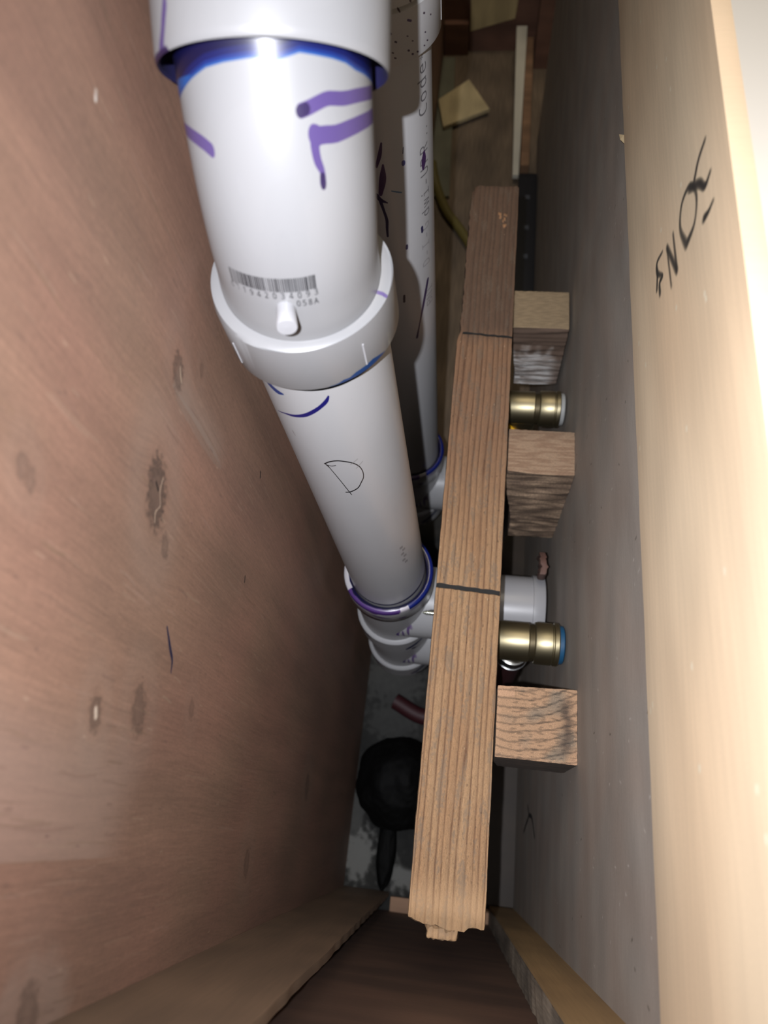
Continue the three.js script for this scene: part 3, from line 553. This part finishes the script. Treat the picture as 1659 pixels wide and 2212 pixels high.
function tee(label, x, y, z, armX, whole) {
  const t = thing('drain_tee', label, 'drain tee', [x, y - 100, z], 'tee fittings at the feet of the pipes');
  const V = (s) => V3(x, y - s, z), up = V3(0, 1, 0), down = V3(0, -1, 0), R = (list) => sweep(list.map(([s, r]) => [V(s), up, r, s / 110]).reverse().map(([c, d, r, v]) => [c, d, r, v]), 72);
  if (whole) {
    part(t, 'rim', sweep([[9, 24.3, 0], [1.4, 24.5, 0], [0.2, 25.2, 0.15], [-0.2, 26.4, 0.45], [-0.1, 27.6, 0.6], [0.7, 28.7, 0.8], [2.2, 29.2, 1]].map(([q, r, v]) => [V(q), down, r, v]), 72), M.rim, 'top rim smeared with blue and purple');
    part(t, 'hub', R([[1.4, 29.1], [2, 29.2], [19.5, 29], [21, 28], [24, 26.2]]), M.tee);
  }
  part(t, 'body', R([[whole ? 23 : 18, 26.2], [78, 26], [80, 25.8]]), M.tee);
  part(t, 'lower_hub', R([[78.5, 25.8], [79.4, 28.2], [80.4, 29], [102, 29], [102.6, 24.4], [92, 24]]), M.tee);
  part(t, 'arm', turned([x + 4, y - 62, z], [armX, y - 62, z], [[0, 25.8], [26, 25.8], [30, 26.4], [32, 28.8], [33, 29], [armX - x - 5, 29], [armX - x - 4, 28.4], [armX - x - 4, 24.4]], 64), M.tee);
  return t;
}
tee('upper front tee fitting, its rim smeared blue and purple, where the lettered pipe ends', -48, -428, -153.1, 12, true);
tee('lower front tee fitting in the dark directly under the blue-rimmed tee', -48, -514, -153.1, 12, false);
tee('rear tee fitting with a dark blue rim at the foot of the printed pipe', -53, -536, -305.5, 8, true);
{
  const t = thing('waste_arm', 'white horizontal drain pipe running to the right under the rail behind the brass elbow', 'drain pipe', [30, -490, -153]);
  part(t, 'pipe', turned([6, -490, -153.1], [52, -490, -153.1], [[0, 24.1], [46, 24.1]], 64), M.pvc);
  part(t, 'end_hub', turned([49, -490, -153.1], [57.5, -490, -153.1], [[0, 24.2], [0.2, 25.4], [7.6, 25.4], [8.2, 25], [8.4, 22], [4, 21.6], [3.9, 0]], 64), M.pvc);
}
{
  const g = sawn(51.5, 56, -466, -454, -186, -168, 0.8, 1.5, (v) => { v.x += 1.5 * N2(v.z * 0.2, v.y * 0.1); v.y -= 6 * smooth(-176, -192, v.z); });
  single('wood_chip', 'small reddish wood chip lodged above the white horizontal pipe by the wall', 'wood chip', tileUV(g), ply([84, 60, 52], 14, { amp: 3 }), [54, -466, -178]);
}

// ================================================================ brass fittings
M.brass = std({ color: 0x8f866c, metalness: 1, roughness: 0.42 }); M.brassDark = std({ color: 0x4a4230, metalness: 0.8, roughness: 0.45 });
M.chrome = std({ color: 0xd8dadb, metalness: 1, roughness: 0.18 }); M.black = std({ color: 0x17181a, roughness: 0.3 });
M.blueRing = std({ color: 0x10405f, roughness: 0.5 }); M.red = std({ color: 0x30080e, roughness: 0.6 }); M.yellow = std({ color: 0xd2a012, roughness: 0.5 });
M.clear = std({ color: 0x8a8b8a, roughness: 0.35 }); M.greyPipe = std({ color: 0x40464e, roughness: 0.4 });
function brassElbow(label, y, z, ringMat, ringLabel, collarMat, collarLabel, loop) {
  const t = thing('brass_elbow', label, 'brass fitting', [40, y - 26, z], 'brass elbows between the blocks');
  part(t, 'barrel', [turned([12, y, z], [45, y, z], [[0, 0], [0.2, 9.6], [9, 9.8], [9.6, 11.2], [10.4, 11.7], [29.5, 11.8], [30.2, 11.2], [33, 11]], 48), turned([35, y, z], [35, y - 26, z], [[4, 0], [4.5, 9.4], [13, 9.6], [20, 9.6], [21, 9.2]], 40)], M.brass);
  part(t, 'groove', turned([41.5, y, z], [45.5, y, z], [[0, 11.2], [4, 11.2]], 48), M.brassDark);
  const s = part(t, 'socket', turned([45, y, z], [62, y, z], [[0, 11], [0.4, 12.2], [1, 12.6], [10.3, 12.7], [10.8, 12.1], [11.3, 12.1], [11.8, 12.9], [14, 12.9], [14.6, 12.3], [14.7, 8]], 48), M.brass);
  part(s, 'cast_mark', [turned([51, y - 8.6, z + 9.2], [54, y - 8.6, z + 9.2], [[0, 0], [0.2, 0.5], [2.8, 0.5], [3, 0]], 8), turned([50.5, y - 9.8, z + 7.8], [54.5, y - 9.9, z + 8.1], [[0, 0], [0.2, 0.5], [3.8, 0.5], [4, 0]], 8)], M.brassDark);
  part(t, 'release_ring', turned([59.4, y, z], [63, y, z], [[0, 7.8], [0.1, 11.6], [2.6, 11.4], [3.2, 10.6], [3.3, 7.8]], 48), ringMat, ringLabel);
  part(t, 'collar', turned([35, y - 20, z], [35, y - 34, z], [[0, 8], [0.2, 10], [3.4, 10.2], [4, 9.4]], 40), collarMat, collarLabel);
  part(t, 'lower_socket', turned([35, y - 24, z], [35, y - 36, z], [[0, 9.4], [6, 10], [9, 10], [9.6, 8]], 40), M.black, 'black socket');
  part(t, 'lower_ring', turned([35, y - 33.4, z], [35, y - 37, z], [[0, 8], [0.2, 10.4], [2, 10.4], [2.6, 9.6], [2.7, 7.8]], 40), M.chrome, 'shiny end ring');
  if (loop) part(t, 'loop', tubeAlong(loop, 1.6, 14, 30), M.yellow, 'small yellow loop hanging below');
  return t;
}
brassElbow('near brass push-fit elbow with a blue ring, right of the rail above the white pipe', -425, -113, M.blueRing, 'blue ring', M.chrome, 'shiny collar');
brassElbow('far brass push-fit elbow with a pale ring, between the two rear wooden blocks', -430, -284, M.clear, 'pale ring', M.brassDark, 'dark collar', [[23.5, -442, -290], [24.4, -447, -285.5], [25.6, -447, -280], [28.6, -447, -276.2], [32.8, -447, -273.5], [38, -448, -275]]);
single('red_pipe', 'red plastic water pipe dropping from the near brass elbow and lying on the floor', 'water pipe', tubeAlong([[35, -459, -113], [35, -540, -113], [33, -620, -113], [22, -690, -110], [0, -709, -108], [-30, -712, -106], [-58, -712, -118]], 7.9, 24, 120), M.red, [0, FLOOR, -112]);
single('grey_pipe', 'dark water pipe dropping from the far brass elbow behind the middle block', 'water pipe', tubeAlong([[35, -464, -284], [35, -560, -284], [34, -640, -286], [30, -720, -290]], 7.9, 24, 60), M.greyPipe, [35, FLOOR, -286]);

// ================================================================ what lies on the floor
{
  // crumpled black plastic, nearly lost in the dark
  const lump = (cx, cy, cz, rx, ry, rz, seed) => {
    const ico = new THREE.IcosahedronGeometry(1, 24); ico.deleteAttribute('uv'); ico.deleteAttribute('normal'); const g = mergeVertices(ico); const p = g.attributes.position, v = new THREE.Vector3();
    for (let i = 0; i < p.count; i++) { v.fromBufferAttribute(p, i); const r = 1 + 0.07 * N3(v.x * 1.3 + seed, v.y * 1.3, v.z * 1.3) - 0.025 * Math.abs(N3(v.x * 4 + seed, v.y * 4, v.z * 4)); v.multiplyScalar(r); p.setXYZ(i, cx + rx * v.x, Math.max(FLOOR + 0.5, cy + ry * v.y), cz + rz * v.z); }
    g.computeVertexNormals(); return tileUV(g);
  };
  const t = thing('black_plastic', 'crumpled black plastic lump on the dark floor left of the rail', 'plastic lump', [-48, FLOOR, -40]);
  part(t, 'bundle', lump(-47, -700, -42, 39, 34, 42, 1), std({ color: 0x040404, roughness: 0.7, specularIntensity: 0.25 }));
  part(t, 'tail', lump(-52, -714, 14, 9, 7, 34, 5), std({ color: 0x040404, roughness: 0.7, specularIntensity: 0.25 }), 'dark lobe standing in for shade between pale floor patches');  // narrow black lobe standing in for the shade between two pale floor patches
}
{
  const poly = (pts, y0, y1) => { const s = new THREE.Shape(pts.map(([x, z]) => new THREE.Vector2(x, -z))); const e = new THREE.ExtrudeGeometry(s, { depth: y1 - y0 - 1, bevelEnabled: true, bevelSize: 0.5, bevelThickness: 0.5, bevelSegments: 1 }); e.rotateX(-Math.PI / 2); e.translate(0, y0 + 0.5, 0); return tileUV(e); };
  single('grey_sheet', 'greenish grey sheet lying on the far floor under the square scrap', 'sheet', poly([[-87, -1122], [-69, -1122], [-56, -818], [-87, -818]], FLOOR, FLOOR + 5), M.sheet, [-72, FLOOR, -970]);
  single('plywood_scrap', 'pale four-sided plywood scrap lying at an angle on the far floor', 'plywood scrap', poly([[-86, -1012], [-43, -1058], [-9, -992], [-74, -952]], FLOOR + 6, FLOOR + 12), M.scrap, [-52, FLOOR + 6, -1000]);
  single('wooden_batten', 'brown batten lying along the far floor beside the white lath', 'batten', tileUV(sawn(40, 52, FLOOR, FLOOR + 22, -1145, -860, 0.8, 6)), M.brown, [46, FLOOR, -1000]);
  {
    const p = (x, y, z) => [x, y, z], a = [p(24, -679, -1140), p(40, -679, -1140), p(38.5, -706, -850), p(30.5, -706, -850)], b = a.map(([x, y, z]) => [x, y - 6, z]), q = new THREE.BufferGeometry(), all = [...a, ...b];
    q.setAttribute('position', new THREE.Float32BufferAttribute(all.flat(), 3)); q.setIndex([0, 2, 1, 0, 3, 2, 4, 5, 6, 4, 6, 7, 0, 1, 5, 0, 5, 4, 1, 2, 6, 1, 6, 5, 2, 3, 7, 2, 7, 6, 3, 0, 4, 3, 4, 7]);
    const e = q.toNonIndexed(); e.computeVertexNormals(); single('white_lath', 'long tapered white lath lying toward the far end beyond the rail', 'lath', tileUV(e), M.whitewood, [32, -712, -1000]);
  }
  {
    const s = new THREE.Shape([[-46, -684], [20, -666], [30, -560], [-48, -560]].map((v) => new THREE.Vector2(...v)));
    const e = new THREE.ExtrudeGeometry(s, { depth: 8, bevelEnabled: true, bevelSize: 0.6, bevelThickness: 0.6, bevelSegments: 1 }); e.translate(0, 0, -1145);
    const t = thing('tan_board', 'tan board with two screws fixed against the far end at the top', 'board', [-10, -684, -1141]);
    part(t, 'board', tileUV(e), M.pale);
    for (const [x, y] of [[-12, -656], [15, -650]]) part(t, 'screw_head', turned([x, y, -1137], [x, y, -1134], [[0, 2.6], [1.4, 2.6], [2.2, 1.6], [2.3, 0]], 16), std({ color: 0x8a8070, metalness: 0.6, roughness: 0.5 }));
  }
  single('ledger_board', 'reddish brown board along the foot of the far end wall', 'board', tileUV(sawn(-87, -49, FLOOR, -672, -1146, -1134, 1, 5)), M.redbrown, [-68, FLOOR, -1140]);
  single('brown_stud', 'dark brown stud upright in the far right corner beyond the grey wall', 'stud', tileUV(sawn(54, 92, FLOOR, -420, -1145, -1100, 1, 9)), M.redbrown, [73, FLOOR, -1122]);
  {
    const t = thing('black_box', 'long black plastic box on the floor behind the far end of the rail', 'box', [53, FLOOR, -700]);
    part(t, 'case', sawn(38, 63.5, FLOOR, FLOOR + 28, -838, -560, 2, 5), std({ color: 0x14161c, roughness: 0.45 }));
    for (const z of [-795, -740, -690]) part(t, 'label_mark', box(48, 54, FLOOR + 28, FLOOR + 28.4, z, z + 7), std({ color: 0x3c4048, roughness: 0.6 }), 'small pale mark');
  }
  single('yellow_cable', 'olive yellow cable curving over the far floor behind the rear pipe', 'cable', tubeAlong([[-84, FLOOR + 14, -872], [-81, FLOOR + 12, -856], [-74, FLOOR + 7, -832], [-57, FLOOR + 7, -786], [-36, FLOOR + 7, -752], [-10, FLOOR + 7, -700], [10, FLOOR + 7, -620]], 6.4, 20, 90), std({ color: 0x5a5126, roughness: 0.6 }), [-50, FLOOR, -800]);
  single('sole_plate', 'brown wooden plate on the floor along the foot of the right wall', 'floor plate', tileUV(sawn(30, 64, FLOOR, FLOOR + 12, -330, 48.5, 1, 6)), ply([58, 46, 34], 15, { up: false }), [47, FLOOR, -140]);
}

renderer.render(scene, camera);
